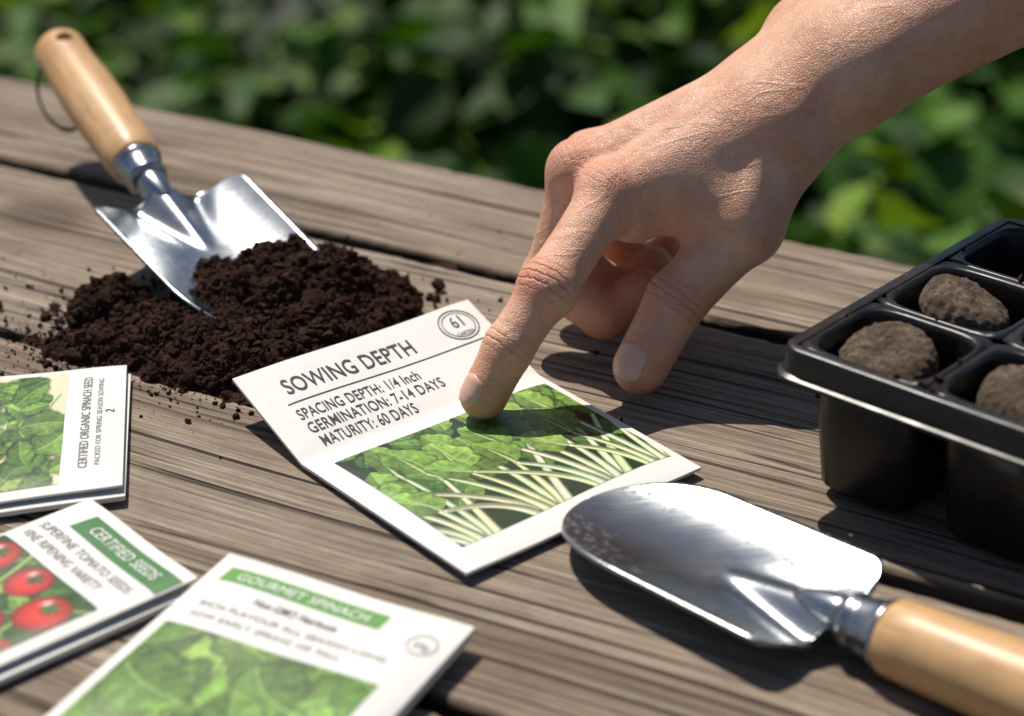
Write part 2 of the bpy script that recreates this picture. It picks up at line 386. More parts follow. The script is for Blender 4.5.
text(s1,"CERTIFIED ORGANIC SPINACH SEED",.10,.86,.885,.030,p1,M_grey,.006,vertical=True)
text(s1,"PACKED FOR SPRING SEASON SOWING",.12,.84,.925,.018,p1,M_grey,.0,vertical=True)
text(s1,"2",.40,.425,.965,.03,p1,M_ink,.0,vertical=True)
p2,s2=loosepacket([((-126,-105,5.5),(-88,-149,5.5)),((-200,-172,5),(-162,-216,5))],1.0,.8)
build_paper(s2,p2)
s2b=Sheet([((-127,-107,2.8),(-88,-151.5,2.8)),((-200,-174,2.8),(-161,-219,2.8))],[0,1],[.5],1.8); build_paper(s2b,p2,name="back_layer")
bar(s2,.20,.99,.045,.14,p2,M_gink,off=.14)
text(s2,"CERTIFIED SEEDS",.30,.88,.112,.042,p2,M_wink,.0,off=.28)
text(s2,"SUPERFINE TOMATO SEEDS",.08,.90,.205,.034,p2,M_grey,.0)
text(s2,"VINE RIPENING VARIETY",.08,.78,.262,.034,p2,M_grey,.0)
picture(s2,pic_tomato(),.03,.93,.30,.97,p2)
p3,s3=loosepacket([((-80,-140,8.0),(-10,-176,7.0)),((-130,-237,4.5),(-60,-273,4.5))],1.6,.9)
build_paper(s3,p3)
s3b=Sheet([((-80,-141,6.4),(-11,-177,5)),((-130,-238,2.6),(-60,-274,2.6))],[0,1],[.5],1.6); build_paper(s3b,p3,name="back_layer")
M_gink3=simple("leaf_green_ink",(.11,.30,.06),.45)
bar(s3,.07,.72,.060,.125,p3,M_gink3)
text(s3,"GOURMET SPINACH",.13,.66,.112,.034,p3,M_wink,.0,off=.28)
text(s3,"Non-GMO Heirloom",.27,.60,.190,.030,p3,M_ink,.003)
text(s3,"RICH FLAVOUR ALL SEASON LONG",.10,.84,.245,.022,p3,M_grey,.0)
text(s3,"SOW EARLY SPRING OR FALL",.10,.70,.290,.022,p3,M_grey,.0)
ring(s3,.90,.135,.055,.042,.08,p3,M_grey); text(s3,"25g",.87,.93,.150,.024,p3,M_grey,.0)
picture(s3,pic_spinach(200,280,31,(.03,.12,.015),60,(70,125)),.05,.89,.33,.93,p3)
# ------------------------------------------------------------ trowels
def trowel(T,Fp,E,L=102,hw=28,dep=9,lift=2.0,ringloop=False):
    e=empty("garden_trowel")
    T,Fp,E=Vector(T),Vector(Fp),Vector(E)
    d=(Fp-T).normalized(); lat=Vector((0,0,1)).cross(d).normalized(); up=d.cross(lat).normalized()
    Ltot=(Fp-T).length
    ns,nt=100,45; s=np.concatenate([[0],np.linspace(.01,1,ns-1)**1.2])*(Ltot+2)
    def hwid(x):
        r=np.clip(x/36,0,1); return hw*(.97+.07*np.clip(x/L,0,1))*(1-(1-r)**2.2)**(1/2.0)
    V=[]
    for si in s:
        wb=float(hwid(min(si,L)))
        wv=wb
        if si>L-10:
            q=(si-(L-10))/10; wv=wb*(max(0,1-min(q,1)**3.2))**.5 if q<1 else 0
        wv=max(wv,6.3 if si>L-12 else .15)
        rid=float(np.clip((si-(L-40))/40,0,1.2))
        for j in range(nt):
            t=-1+2*j/(nt-1); y=wv*t
            conc=dep*(abs(y)/hw)**2.2
            endlift=lift*max(0,1-si/45)**2
            rw=1.6+5.2*rid; ridge=6.2*rid**1.1*math.exp(-(y/rw)**2)-2.6*rid*math.exp(-((abs(y)-rw*1.9)/4.0)**2)
            z=conc+endlift+ridge
            if si>L-2: 
                kk=min(1,(si-(L-2))/6); z=z*(1-kk)+kk*(6.3*math.sqrt(max(0,1-min(1,abs(y)/6.35)**2)))
            V.append(T+d*float(si)+lat*y+up*z)
    bl=mesh_np("blade",[tuple(v) for v in V],grid_faces(ns,nt),M_steel,e,True)
    so_=bl.modifiers.new("s",'SOLIDIFY'); so_.thickness=.0013; so_.offset=-1
    def lathe(name,prof,base,dr,mat,n=40):
        a=Vector((0,0,1)).cross(dr).normalized(); b=dr.cross(a)
        Vv=[]
        for x,r in prof:
            for k in range(n):
                th=2*math.pi*k/n; Vv.append((x,r*math.cos(th),r*math.sin(th)))
        m_=len(prof); F=[(i*n+k,i*n+(k+1)%n,(i+1)*n+(k+1)%n,(i+1)*n+k) for i in range(m_-1) for k in range(n)]
        F.append(tuple(range(n))[::-1]); F.append(tuple((m_-1)*n+k for k in range(n)))
        o=mesh_np(name,Vv,F,mat,e,True)
        M=Matrix((( dr.x,a.x,b.x,base.x*S),(dr.y,a.y,b.y,base.y*S),(dr.z,a.z,b.z,base.z*S),(0,0,0,1))); o.matrix_world=M
        return o
    base=Fp+up*3.2
    hdir=(E-base).normalized()
    lathe("neck",[(0,1.6),(3,3.0),(8,4.8),(14,5.9),(20,6.3)],base-d*20,d,M_steel)
    lathe("ferrule",[(-3,6.0),(-2.6,7.2),(-1.5,8.0),(0,8.2),(1.2,7.7),(2.4,7.9),(6,8.6),(8.4,9.2),(9,9.6),(10,9.7),(10.6,9.3),(10.6,7)],base,hdir,M_steel)
    h=(E-base).length
    prof=[(10,8.6),(10.6,9.7),(12,10.5),(20,11.0),(36,11.4),(h*.5,12.0),(h*.68,11.8),(h*.82,10.9),(h*.9,10.9),(h*.95,10.9),(h-4,9.9),(h-1.6,7.9),(h-.3,5.0),(h,2.0)]
    ho=lathe("handle",prof,base,hdir,M_hw)
    bpy.ops.mesh.primitive_cylinder_add(radius=.0036,depth=.05,vertices=28,location=(0,0,0)); cut=bpy.context.object
    upv=Vector((0,0,1)); upv=(upv-hdir*upv.dot(hdir)).normalized()
    hp=(base+hdir*(h-13))*S; cut.rotation_euler=upv.to_track_quat('Z','Y').to_euler(); cut.location=hp
    bpy.context.view_layer.update()
    bm=ho.modifiers.new("hole",'BOOLEAN'); bm.object=cut; bm.operation='DIFFERENCE'; bm.solver='EXACT'
    dg=bpy.context.evaluated_depsgraph_get(); nm=bpy.data.meshes.new_from_object(ho.evaluated_get(dg)); ho.modifiers.clear(); ho.data=nm; bpy.data.objects.remove(cut)
    for p in nm.polygons: p.use_smooth=True
    nm.set_sharp_from_angle(angle=math.radians(45))
    if ringloop:
        bpy.ops.mesh.primitive_torus_add(major_radius=.0125,minor_radius=.0008,major_segments=48,minor_segments=10)
        r=bpy.context.object; r.name="hanging_ring"; r.data.materials.append(simple("dark_wire",(.05,.045,.04),.4,metal=.7))
        for p in r.data.polygons: p.use_smooth=True
        r.scale=(.8,1.3,1)
        r.location=hp+Vector((-.001,-.007,-.013)); r.rotation_euler=(math.radians(50),math.radians(-20),math.radians(10)); r.parent=e
    return e
trowel((21,-109,6.0),(92,-177.5,6.5),(178,-256,15),L=93,hw=27.5,dep=5.5,lift=1.0)
trowel((-77,13,3),(-141,107,21),(-193,206,45),L=101,hw=30,dep=8.5,ringloop=True)
# ------------------------------------------------------------ crumbs + soil
PH=(1+5**.5)/2
ICO=np.array([(-1,PH,0),(1,PH,0),(-1,-PH,0),(1,-PH,0),(0,-1,PH),(0,1,PH),(0,-1,-PH),(0,1,-PH),(PH,0,-1),(PH,0,1),(-PH,0,-1),(-PH,0,1)])/1.9
ICF=np.array([(0,11,5),(0,5,1),(0,1,7),(0,7,10),(0,10,11),(1,5,9),(5,11,4),(11,10,2),(10,7,6),(7,1,8),(3,9,4),(3,4,2),(3,2,6),(3,6,8),(3,8,9),(4,9,5),(2,4,11),(6,2,10),(8,6,7),(9,8,1)])
def crumbs(pos,size):
    n=len(pos); V=ICO[None]*(1+.22*rng.standard_normal((n,12,1)))*size[:,None,None]
    V=V*(1+.28*rng.standard_normal((n,1,3))).clip(.5,1.6)
    a=rng.uniform(0,6.28,n); c,s_=np.cos(a)[:,None],np.sin(a)[:,None]
    V=np.stack([V[...,0]*c-V[...,1]*s_,V[...,0]*s_+V[...,1]*c,V[...,2]],-1)
    b=rng.uniform(0,6.28,n); c,s_=np.cos(b)[:,None],np.sin(b)[:,None]
    V=np.stack([V[...,0],V[...,1]*c-V[...,2]*s_,V[...,1]*s_+V[...,2]*c],-1)
    return (V+pos[:,None]).reshape(-1,3),(ICF[None]+12*np.arange(n)[:,None,None]).reshape(-1,3)
def hsoil(x,y):
    z=0
    for cx,cy,rx,ry,hh in [(-90,36,36,30,18.5),(-72,46,32,24,14),(-116,14,36,24,11),(-92,2,42,26,10.5),(-144,32,17,16,14),(-56,38,24,18,8),(-84,54,22,16,19),(-70,20,30,22,13),(-68,56,20,18,16),(-60,46,24,20,13),(-67,42,20,18,18.5),(-140,6,24,14,6)]:
        r2=((x-cx)/rx)**2+((y-cy)/ry)**2
        if r2<1: z=max(z,hh*(1-r2)**.8)
    return z
gs=.9
gx_=np.arange(-172,-20,gs); gy_=np.arange(-32,84,gs)
Hh=np.zeros((len(gx_),len(gy_)))
for i,x in enumerate(gx_):
    for j,y in enumerate(gy_):
        wx=x+5*mnoise.noise(Vector((x/11,y/11,3))); wy=y+5*mnoise.noise(Vector((x/11,y/11,8)))
        h=hsoil(wx,wy)
        if h<=0: Hh[i,j]=-1.2; continue
        n=mnoise.fractal(Vector((x/8,y/8,0)),.8,2.2,6)
        r_=1-abs(mnoise.noise(Vector((x/4,y/4,5))))
        Hh[i,j]=h*(1+.14*n)+min(h,5)*(.40*n+.40*(r_-.6)) -1.1
G=np.stack(np.meshgrid(gx_,gy_,indexing='ij')+[Hh],-1)
def hmap(x,y):
    i=np.clip(((x-gx_[0])/gs).astype(int),0,len(gx_)-1); j=np.clip(((y-gy_[0])/gs).astype(int),0,len(gy_)-1); return Hh[i,j]
n=42000
px_=rng.uniform(-170,-22,n); py_=rng.uniform(-32,82,n); hz=hmap(px_,py_); keep=hz>.1
px_,py_,hz=px_[keep],py_[keep],hz[keep]; sz=(.28+rng.gamma(1.3,.32,len(px_))).clip(.25,2.5)
A1=np.stack([px_,py_,hz+sz*.25],1)
n2=2300; th=rng.uniform(0,6.28,n2); rr=1+rng.exponential(.17,n2)
A2=np.stack([-99+rr*60*np.cos(th)+rng.normal(0,4,n2),20+rr*40*np.sin(th)+rng.normal(0,4,n2),np.zeros(n2)],1); s2z=rng.gamma(1.2,.30,n2).clip(.18,2.1); A2[:,2]=s2z*.4
k=(hmap(A2[:,0],A2[:,1])<.3); A2,s2z=A2[k],s2z[k]
A3=np.array([(-150,34,4),(-45,55,2.4),(-27,56,2.2),(-50,52,2.5),(-160,20,1.6),(-185,40,1.2),(6,60,1.2),(-38,48,2),(-156,24,2.5)],float); s3z=np.array([4.2,3.0,2.4,2.5,1.6,1.3,1.4,2.2,2.6])
n4=320; A4=np.stack([rng.uniform(-230,60,n4),rng.uniform(-60,140,n4),np.full(n4,.1)],1); k=(hmap(A4[:,0],A4[:,1])<-1)&(.489*A4[:,0]+.872*A4[:,1]<138); A4=A4[k]; s4=rng.gamma(1.2,.17,len(A4)).clip(.12,.9)
Vc,Fc=crumbs(np.vstack([A1,A2,A3,A4]),np.concatenate([sz,s2z,s3z,s4]))
Fg=grid_faces(len(gx_),len(gy_)); Fg3=np.vstack([Fg[:,[0,1,2]],Fg[:,[0,2,3]]])
Vg=G.reshape(-1,3)
mesh_np("potting_soil",np.vstack([Vg,Vc]),np.vstack([Fg3,Fc+len(Vg)]),M_soil)
# ------------------------------------------------------------ seedling tray
tray=empty("seedling_tray")
e1=np.array([.66,.751]); e2=np.array([.751,-.66]); C0=np.array([79,-92.])+3*e1+3*e2; P1,P2=42,44; NR,NC=3,4
def W2(u,v,z): q=C0+u*e1+v*e2; return (q[0],q[1],z)
def rsq(hu,hv,r,n=40):
    out=[]
    for k in range(n):
        t=2*math.pi*(k+.5)/n; c,s_=math.cos(t),math.sin(t); p=5.5 if r else 40
        rad=(abs(c/hu)**p+abs(s_/hv)**p)**(-1/p); out.append((rad*c,rad*s_))
    return out
V=[];F=[]
TZ=50
for r in range(NR):
    for c in range(NC):
        cu,cv=(r+.5)*P1,(c+.5)*P2; st=len(V)
        loops=[(P1/2,P2/2,0,TZ),(18.9,19.9,1,TZ),(18.2,19.2,1,TZ-.6),(17.8,18.8,1,TZ-2),(16.6,17.6,1,TZ-18),(14.2,15,1,4),(12.5,13.2,1,2.2),(3,3,1,2.0)]
        for hu,hv,rr_,z in loops:
            for (a,b) in rsq(hu,hv,rr_): V.append(W2(cu+a,cv+b,z))
        for L_ in range(len(loops)-1):
            for k in range(40):
                a=st+L_*40+k; b=st+L_*40+(k+1)%40; F.append((b,a,a+40,b+40))
cells=mesh_np("cells",V,F,M_plastic,tray,True); sm=cells.modifiers.new("s",'SOLIDIFY'); sm.thickness=.0009; sm.offset=-1
cells.data.set_sharp_from_angle(angle=math.radians(50))
def rr_loop(g,rad,n=10):
    x0,x1,y0,y1=-g,NR*P1+g,-g,NC*P2+g; out=[]
    for (cx,cy,a0) in [(x1-rad,y1-rad,0),(x0+rad,y1-rad,90),(x0+rad,y0+rad,180),(x1-rad,y0+rad,270)]:
        for k in range(n+1):
            t=math.radians(a0+90*k/n); out.append((cx+rad*math.cos(t),cy+rad*math.sin(t)))
    return out
V=[];F=[]; prof=[(-.6,.5,TZ+.25),(2.6,6,TZ+.4),(3.4,7,TZ-.2),(3.8,7.2,TZ-2),(4.2,7.5,TZ-7.5),(5.8,9,TZ-8.2),(5.9,9,TZ-9.4),(3.6,7,TZ-8.6),(2.6,6,TZ-1.6),(-.6,.5,TZ-1.4)]
for g,ra,z in prof:
    for a,b in rr_loop(g,ra): V.append(W2(a,b,z))
m_=44
for i in range(len(prof)-1):
    for k in range(m_): F.append((i*m_+k,i*m_+(k+1)%m_,(i+1)*m_+(k+1)%m_,(i+1)*m_+k))
mesh_np("rim",V,F,M_plastic,tray,True).data.set_sharp_from_angle(angle=math.radians(50))
Vs=[];Fs=[];cp=[]
fills={(0,0):33,(1,0):34,(0,1):33,(2,0):12,(1,1):34,(2,1):34,(0,2):33,(1,2):35,(2,2):33,(0,3):35,(1,3):33,(2,3):34}
for (r,c),z in fills.items():
    cu,cv=(r+.5)*P1,(c+.5)*P2; f=14.2+(z-4)/(TZ-22)*2.3; f=min(f,17)-.5; st=len(Vs)
    g=np.linspace(-1,1,19)
    for a in g:
        for b in g:
            q=W2(cu+a*f,cv+b*(f+.9),0); Vs.append((q[0],q[1],z+1.8*mnoise.fractal(Vector((q[0]/6,q[1]/6,2)),.9,2,4)))
    Fs.append(grid_faces(19,19,st))
    for _ in range(220):
        q=W2(cu+random.uniform(-.9,.9)*f,cv+random.uniform(-.9,.9)*f,0); cp.append((q[0],q[1],z+random.uniform(0,2.6)))
for _ in range(420):
    q=W2(random.uniform(0,NR*P1),random.uniform(0,NC*P2),0)
    fu=(((q[0]-C0[0])*e1[0]+(q[1]-C0[1])*e1[1])/P1)%1; fv=(((q[0]-C0[0])*e2[0]+(q[1]-C0[1])*e2[1])/P2)%1
    if min(fu,1-fu,fv,1-fv)<.05: cp.append((q[0],q[1],TZ+.3))
cp=np.array(cp); Vc,Fc=crumbs(cp,rng.gamma(1.8,.28,len(cp)).clip(.18,1.6))
Fg=np.vstack(Fs); Fg=np.vstack([Fg[:,[0,1,2]],Fg[:,[0,2,3]]])
mesh_np("growing_medium",np.vstack([np.array(Vs),Vc]),np.vstack([Fg,Fc+len(Vs)]),M_soil,tray)
def pellet(u,v,z,tilt,seed,R=14.6,Hh_=7.8):
    bpy.ops.mesh.primitive_uv_sphere_add(segments=110,ring_count=64,radius=1); o=bpy.context.object; o.name="peat_pellet"
    for vt in o.data.vertices:
        c=vt.co; r=math.hypot(c.x,c.y); p=3.0
        k=(r**p+abs(c.z)**p)**(-1/p) if (r or c.z) else 1
        x,y,zz=c.x*k*R,c.y*k*R,c.z*k*Hh_
        n=mnoise.fractal(Vector((x/8+seed,y/8,zz/8)),.9,2.1,3); n2=mnoise.fractal(Vector((x/1.7+seed,y/1.7,zz/1.7)),.6,2.1,4); f=1+.03*n+.016*n2
        if zz>0: zz-=2.0*math.exp(-(x*x+y*y)/14)
        th=math.atan2(y,x); side=min(1,r*1.1)**4
        f+=.014*math.sin(th*24+seed)*side
        vt.co=Vector((x*f,y*f,zz*f+.6*n+.3*n2))*S
    for p_ in o.data.polygons: p_.use_smooth=True
    o.data.materials.append(M_peat); q=W2(u,v,z); o.location=(q[0]*S,q[1]*S,z*S); o.rotation_euler=tilt; return o
pellet(21,20,42,(.28,-.25,0),1); pellet(63,21,44.5,(.42,.25,1),5); pellet(22,66,43,(.1,-.3,2),9); pellet(64,110,43,(.2,.2,0),13); pellet(20,110,43,(.2,-.2,0),17)
# ------------------------------------------------------------ hand (implicit surface -> mesh)
def A(*p): return np.array(p,float)
def cone(p,a,b,ra,rb):
    pa=p-a; ba=b-a; h=np.clip((pa@ba)/(ba@ba),0,1); return np.linalg.norm(pa-h[:,None]*ba,axis=1)-(ra+(rb-ra)*h)
def smin(a,b,k):
    h=np.clip(.5+.5*(b-a)/k,0,1); return b+(a-b)*h-k*h*(1-h)
nrm=A(-.36,.20,.91); nrm/=np.linalg.norm(nrm)
WR=A(95,24,91); ARM=A(.865,.115,.485); ARM/=np.linalg.norm(ARM); LAT=A(-.13,.99,0)
MC=[A(32,-4,62),A(22.5,12,63.5),A(27,30,60),A(38,46,53)]
CB=[A(84,14,88),A(86,21,91.5),A(88,30,90.5),A(90,38,86)]
IDX=[MC[0],A(11.5,-35,42.5),A(-1,-45,26.5),A(-9.5,-50.5,11.5)]
MID=[MC[1],A(13,8,26),A(32,5,14),A(45,9,22)]
RNG=[MC[2],A(20,30,24),A(38,26,12),A(50,29,22)]
PNK=[MC[3],A(34,47,26),A(47,43,15),A(56,44,22)]
THB=[A(94,8,84),A(77,-8,52),A(54.5,-17,30),A(42,-29,11)]
chains=[(IDX,[9.6,9.0,8.1,6.9]),(MID,[9.4,9.2,8.3,7.1]),(RNG,[9.4,8.8,7.9,6.9]),(PNK,[8.4,7.7,6.9,6.1]),(THB,[12.4,11.4,10.2,8.4])]
def chain(p,pts,rs,k=2.5):
    d=None
    for i in range(len(pts)-1):
        a,b=pts[i],pts[i+1]; ra,rb=rs[i],rs[i+1]
        mid=(a+b)/2; rm=(ra+rb)/2*.955
        c=np.minimum(cone(p,a,mid,ra,rm),cone(p,mid,b,rm,rb))
        d=c if d is None else smin(d,c,k)
    return d
def palm(p):
    d=None
    def add(a,b,ra,rb,k=9):
        nonlocal d; c=cone(p,a,b,ra,rb); d=c if d is None else smin(d,c,k)
    for i in range(4):
        add(MC[i]-nrm*1.8,CB[i]-nrm*4,[9.4,9.4,9.0,8.2][i],[13,14,14,13][i],5)
    for i in range(4): add(MC[i]-nrm*9+A(6,2,1),CB[i]-nrm*14,8.5,12,8)
    add(A(85,8,77)-nrm*4,A(60,-2,58),12,8.5,9)
    add(A(50,2,63),A(76,-5,58),9,11.5,8)
    add(A(60,4,70),A(86,10,83),9,12,8)
    add(CB[3]-nrm*16,MC[3]-nrm*12+A(8,0,2),14,9,8)
    for s_,r0,r1,r2 in((-11.5,17.5,21,33),(0,18,24,36),(12.5,17.5,21.5,33)):
        o=LAT*s_; add(CB[1]+o*.9-nrm*6+A(2,1,-2),WR+ARM*18+o,r0-1,r0,10); add(WR+ARM*18+o,WR+ARM*90+o*1.15,r0,r1,10); add(WR+ARM*90+o*1.15,WR+ARM*235+o*1.3,r1,r2,10)
    return d
def hand(p):
    pm=palm(p); d=None
    for i,(pts,rs) in enumerate(chains):
        f=chain(p,pts,rs,2.2)
        j=pts[1]; f=smin(f,np.linalg.norm(p-j,axis=1)-rs[1]*1.05,3.5)
        if i==0: f=smin(f,cone(p,pts[2]+A(-2,-2,-4),pts[3]+A(.8,.5,0),6.9,7.0),3)
        if i==4: f=smin(f,cone(p,pts[2]+A(-3,-3,-5),pts[3]+A(.8,1,0),8.8,8.5),3)
        g=smin(pm,f,9 if i==4 else 6.5); d=g if d is None else smin(d,g,1.2)
    for i in range(4):
        d=smin(d,np.linalg.norm(p-(MC[i]+nrm*2.0),axis=1)-[9.3,9.6,9.0,8.0][i],4)
        d=smin(d,cone(p,MC[i]+nrm*6.8,CB[i]+nrm*8.6,2.6,1.3),4.0)
    d=smin(d,cone(p,A(77,-12,64),A(92,4,96),2.4,2.4),5)
    d=smin(d,np.linalg.norm(p-(WR+LAT*20+nrm*8+ARM*10),axis=1)-9,9)
    return d
h_=1.15; lo=A(-24,-72,-6); hi=A(345,98,262)
nb=4; dims=(np.ceil((hi-lo)/(h_*nb)).astype(int))*nb
bc=[lo[k]+(np.arange(dims[k]//nb)+.5)*h_*nb-h_*.5 for k in range(3)]
BC=np.stack(np.meshgrid(*bc,indexing='ij'),-1).reshape(-1,3)
DB=hand(BC)
act=(np.abs(DB)<h_*nb*.9+3).reshape([dd//nb for dd in dims])
Fv=np.where(DB<0,-9.,9.).reshape(act.shape)
for ax in range(3): Fv=np.repeat(Fv,nb,ax)
ma=act
for ax in range(3): ma=np.repeat(ma,nb,ax)
idx=np.argwhere(ma); vals=np.empty(len(idx))
for s0 in range(0,len(idx),400000):
    q=idx[s0:s0+400000]; vals[s0:s0+400000]=hand(lo+q*h_)
Fv[ma]=vals
def nets(F,org,h):
    I=F<0; c=I[:-1,:-1,:-1].astype(np.int8)*0
    for a in(0,1):
        for b in(0,1):
            for d in(0,1): c=c+I[a:F.shape[0]-1+a,b:F.shape[1]-1+b,d:F.shape[2]-1+d]
    mk=(c>0)&(c<8); ix=np.argwhere(mk); ids=np.full(mk.shape,-1); ids[mk]=np.arange(len(ix))
    acc=np.zeros((len(ix),3)); cnt=np.zeros(len(ix)); cs=[(a,b,d) for a in(0,1) for b in(0,1) for d in(0,1)]
    for p in cs:
        for ax in range(3):
            if p[ax]: continue
            q=list(p); q[ax]=1
            fa=F[ix[:,0]+p[0],ix[:,1]+p[1],ix[:,2]+p[2]]; fb=F[ix[:,0]+q[0],ix[:,1]+q[1],ix[:,2]+q[2]]
            m=(fa<0)!=(fb<0); t=np.where(m,fa/np.where(fa==fb,1,fa-fb),0)
            pos=np.array(p,float)[None]+np.zeros((len(ix),3)); pos[:,ax]+=t; acc+=pos*m[:,None]; cnt+=m
    V=org+(ix+acc/cnt[:,None])*h; Q=[]
    for ax in range(3):
        s0=[slice(None)]*3; s1=[slice(None)]*3; s0[ax]=slice(None,-1); s1[ax]=slice(1,None)
        A0,A1_=I[tuple(s0)],I[tuple(s1)]; e=np.argwhere(A0!=A1_)
        b,c_=(ax+1)%3,(ax+2)%3; e=e[(e[:,b]>0)&(e[:,c_]>0)&(e[:,b]<F.shape[b]-1)&(e[:,c_]<F.shape[c_]-1)]
        def cell(db,dc):
            q=e.copy(); q[:,b]-=db; q[:,c_]-=dc; return ids[q[:,0],q[:,1],q[:,2]]
        quad=np.stack([cell(1,1),cell(0,1),cell(0,0),cell(1,0)],1)
        fl_=~A0[e[:,0],e[:,1],e[:,2]]; quad[fl_]=quad[fl_][:,::-1]; Q.append(quad)
    return V,np.vstack(Q)
HV,HF=nets(Fv,lo,h_)
def gradf(p,e=.35):
    g=np.stack([hand(p+np.eye(3)[k]*e)-hand(p-np.eye(3)[k]*e) for k in range(3)],1); return g/np.maximum(np.linalg.norm(g,axis=1,keepdims=True),1e-6)
for _ in range(2):
    HV=HV-gradf(HV)*hand(HV)[:,None]*.9
def unit(v): return v/np.linalg.norm(v)
cs=np.zeros(len(HV)); cm=np.zeros(len(HV)); red=np.zeros(len(HV))
dorI=unit(A(-.565,-.42,.625)); dorT=unit(A(-.45,-.72,.45))
for c,ax,dn,wid,amp,rr_ in [(IDX[1],unit(IDX[0]-IDX[2]),dorI,5.0,.9,17),(IDX[2],unit(IDX[1]-IDX[3]),dorI,3.0,.6,13),(THB[2],unit(THB[1]-THB[3]),dorT,4.5,.65,18),(MC[0],unit(CB[0]-IDX[1]),nrm,6,.2,18),(MC[1],unit(CB[1]-MC[1]),nrm,6,.2,18)]:
    r=HV-c; s_=r@ax; rl=np.linalg.norm(r,axis=1); up_=(r@dn)/np.maximum(rl,1)
    mk=amp*np.exp(-(s_/wid)**2)*np.clip((up_+.1)/.5,0,1)*np.clip((rr_-rl)/3,0,1); b=mk>cm; cm[b]=mk[b]; cs[b]=s_[b]
for c,rad,amp in [(IDX[1]+dorI*8,10,.85),(IDX[3],12,.9),(THB[3],14,.75),(THB[2]+dorT*9,11,.55),(MC[0]+nrm*8,14,.7),(MC[1]+nrm*8,13,.9),(MC[2]+nrm*8,13,.7),(MID[2],16,.9),(MID[3],12,.8),(RNG[2],14,.7),(A(52,-4,52),16,.5)]:
    red=np.maximum(red,amp*np.exp(-(((HV-c)**2).sum(1))/rad**2))
# low-frequency skin relief: veins and slack skin on the back of the hand
for i in range(0):
    pass
def skin(nail=False):
    m=N("fingernail" if nail else "skin"); o=m.obj()
    if nail: return m.P(color=(.72,.43,.34),rough=.28)
    n1=m.noise(o,60,4,.6); n2=m.noise(o,380,4,.65); v=m.n("ShaderNodeTexVoronoi",{"Scale":1100.,"Vector":o}); v.feature='DISTANCE_TO_EDGE'
    cell=m.ramp(v.outputs[0],[(0,0),(.22,1)])
    c=m.mix(m.ramp(n1,[(.38,0),(.64,1)]),(.77,.465,.325),(.64,.335,.215))
    c=m.mix(m.math('MULTIPLY',m.attr("red"),.8),c,(.66,.235,.155))
    c=m.mix(m.ramp(n2,[(.4,.0),(.72,.38)]),c,(.52,.235,.145))
    c=m.mix(m.math('MULTIPLY',m.math('SUBTRACT',1,cell),.14),c,(.42,.19,.12))
    dn=m.noise(o,380,2)
    arg=m.math('MULTIPLY',m.math('ADD',m.attr("cs"),m.math('MULTIPLY',dn,2.4)),2.3)
    w_=m.math('POWER',m.math('ADD',m.math('MULTIPLY',m.math('SINE',arg),.5),.5),6)
    cr=m.math('MULTIPLY',w_,m.attr("cm"))
    c=m.mix(m.math('MULTIPLY',cr,.5),c,(.36,.13,.085))
    vein=m.ramp(m.noise(m.n("ShaderNodeMapping",{"Vector":o,"Rotation":(0,.4,.3),"Scale":(14,48,48)}),1,2,.5,.6),[(.46,0),(.5,1),(.54,0)])
    h=m.math('SUBTRACT',m.math('ADD',m.math('MULTIPLY',cell,.22),m.math('MULTIPLY',n2,.7)),m.math('MULTIPLY',cr,1.5))
    h=m.math('ADD',h,m.math('ADD',m.math('MULTIPLY',n1,2.2),m.math('MULTIPLY',vein,.35)))
    return m.P(color=c,rough=m.ramp(n2,[(.3,.38),(.7,.56)]),normal=m.bump(h,.6,.0008),spec=.45,**{"Subsurface Weight":.12,"Subsurface Scale":.003,"Subsurface Radius":(1,.35,.2)})
M_skin=skin(); M_nail=skin(True)
hnd=empty("human_hand")
mesh_np("hand_and_forearm",HV,HF,M_skin,hnd,True,attrs={"cs":cs,"cm":cm,"red":red})
def nail(base,tipd,dn,wid,length,name):
    tipd=unit(tipd); dn=unit(dn-tipd*(dn@tipd)); side=np.cross(tipd,dn); V=[];nu,nv=17,21
    for i in range(nu):
        for j in range(nv):
            u=-1+2*i/(nu-1); v=j/(nv-1)
            wv=wid*math.sqrt(max(0,1-max(0,(.3-v)/.3)**2*.85))*math.sqrt(max(0,1-max(0,(v-.7)/.3)**2*.7))
            V.append(base+tipd*(v*length)+side*u*wv+dn*12)
    V=np.array(V)
    for _ in range(40): V=V-dn[None]*(hand(V)*.7)[:,None]
    uu=np.repeat(np.linspace(-1,1,nu),nv); vv=np.tile(np.linspace(0,1,nv),nu)
    off=.34-.62*np.abs(uu)**4-.5*np.clip(1-vv/.15,0,1)+.4*np.clip((vv-.8)/.2,0,1)
    V=V+dn*off[:,None]
    o=mesh_np(name,V,grid_faces(nu,nv),M_nail,hnd,True); s_=o.modifiers.new("s",'SOLIDIFY'); s_.thickness=.0005; s_.offset=0; return o
ti=unit(IDX[3]-IDX[2]); nail(IDX[3]-ti*5.5,ti,dorI,4.6,9.5,"index_fingernail")
tt_=unit(THB[3]-THB[2]); nail(THB[3]-tt_*5.5,tt_,unit(dorT+A(-.25,0,0)),6.0,12,"thumbnail")
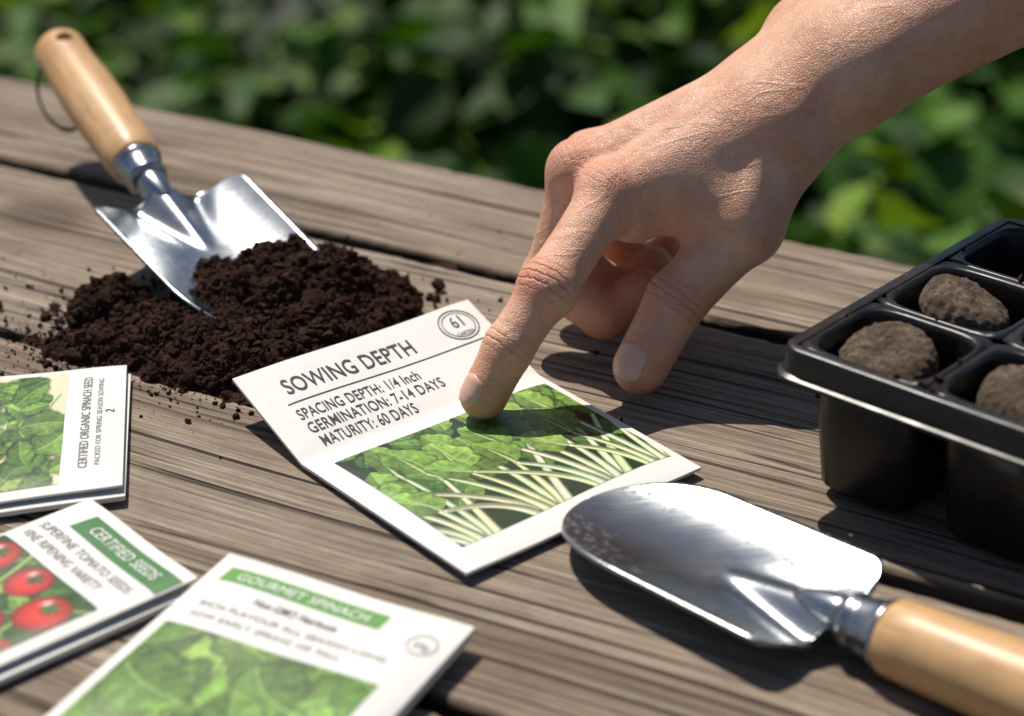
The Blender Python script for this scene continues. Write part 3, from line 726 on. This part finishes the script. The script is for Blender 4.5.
# ------------------------------------------------------------ ground, foliage
m=N("garden_ground"); o=m.obj(); M_gr=m.P(color=m.ramp(m.noise(o,6,5,.65),[(.35,(.02,.022,.010)),(.6,(.035,.05,.016)),(.8,(.05,.075,.022))]),rough=.95)
gg=np.linspace(-1,1,81); gg=np.sign(gg)*np.abs(gg)**3*400; GX,GY=np.meshgrid(gg,gg,indexing='ij')
mesh_np("ground",np.stack([GX,GY,-.75+.02*np.sin(GX*2)*np.sin(GY*1.7)],-1).reshape(-1,3),grid_faces(81,81),M_gr,scale=1,smooth=True)
def foliage_mat():
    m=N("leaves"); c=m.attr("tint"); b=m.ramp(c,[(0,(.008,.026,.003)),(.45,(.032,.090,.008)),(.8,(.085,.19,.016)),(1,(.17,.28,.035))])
    m.P(color=b,rough=.6,spec=.25)
    tr=m.n("ShaderNodeBsdfTranslucent"); m.set(tr.inputs[0],m.mix(1.0,b,(1.7,1.6,.5),'MULTIPLY'))
    mx=m.n("ShaderNodeMixShader",{0:.25}); m.set(mx.inputs[1],m.b.outputs[0]); m.set(mx.inputs[2],tr.outputs[0]); m.t.links.new(mx.outputs[0],m.out.inputs[0]); return m.m
M_leaf=foliage_mat()
LV=np.array([(0,0,0),(.30,.22,.10),(-.30,.22,.10),(0,.3,0),(.36,.58,.10),(-.36,.58,.10),(0,.65,-.03),(0,1,-.14)])
LF=np.array([(0,1,3,3),(0,3,2,2),(1,4,6,3),(3,6,5,2),(4,7,6,6),(6,7,5,5)])
LT=[]
for f in LF:
    LT.append((f[0],f[1],f[2]))
    if f[3]!=f[2]: LT.append((f[0],f[2],f[3]))
LT=np.array(LT)
def plants(name,centers,radii,hts,nleaf,size,seed):
    r=np.random.default_rng(seed); n=len(centers)*nleaf
    ci=np.repeat(np.arange(len(centers)),nleaf)
    u=r.uniform(.05,1,n); az=r.uniform(0,2*np.pi,n); rad=r.uniform(.55,1.08,n)
    hz=np.sqrt(1-u*u)
    dirn=np.stack([hz*np.cos(az),hz*np.sin(az),u],1)
    pos=centers[ci]+dirn*rad[:,None]*np.stack([radii[ci],radii[ci],hts[ci]],1)
    nm=dirn*.55+np.array([0,0,.8])+r.normal(0,.42,(n,3)); nm/=np.linalg.norm(nm,axis=1,keepdims=True)
    ya=np.stack([np.cos(az),np.sin(az),-.15*np.ones(n)],1)+r.normal(0,.6,(n,3)); ya-=nm*(ya*nm).sum(1,keepdims=True); ya/=np.linalg.norm(ya,axis=1,keepdims=True)
    xa=np.cross(ya,nm); sz=size*r.uniform(.5,1.5,n)
    V=pos[:,None]+sz[:,None,None]*(LV[None,:,0:1]*xa[:,None]*1.0+LV[None,:,1:2]*ya[:,None]+LV[None,:,2:3]*nm[:,None])
    F=(LT[None]+8*np.arange(n)[:,None,None]).reshape(-1,3)
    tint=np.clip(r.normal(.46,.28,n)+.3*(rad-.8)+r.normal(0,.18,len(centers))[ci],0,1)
    return mesh_np(name,V.reshape(-1,3),F,M_leaf,None,True,scale=1,attrs={"tint":np.repeat(tint,8)})
r=np.random.default_rng(12); c=[]
while len(c)<230:
    x=r.uniform(-2.0,2.2); y=r.uniform(.72,3.6)
    if .489*x+.872*y<.62: continue
    c.append((x,y,-.75))
c=np.array(c); plants("garden_foliage",c,r.uniform(.13,.25,len(c)),r.uniform(.18,.48,len(c)),70,.078,5)
c2=np.stack([np.linspace(-9,9,50),6+r.uniform(-.4,.4,50),np.full(50,-.75)],1)
plants("hedge",c2,np.full(50,.6),r.uniform(1.5,1.9,50),120,.16,9)
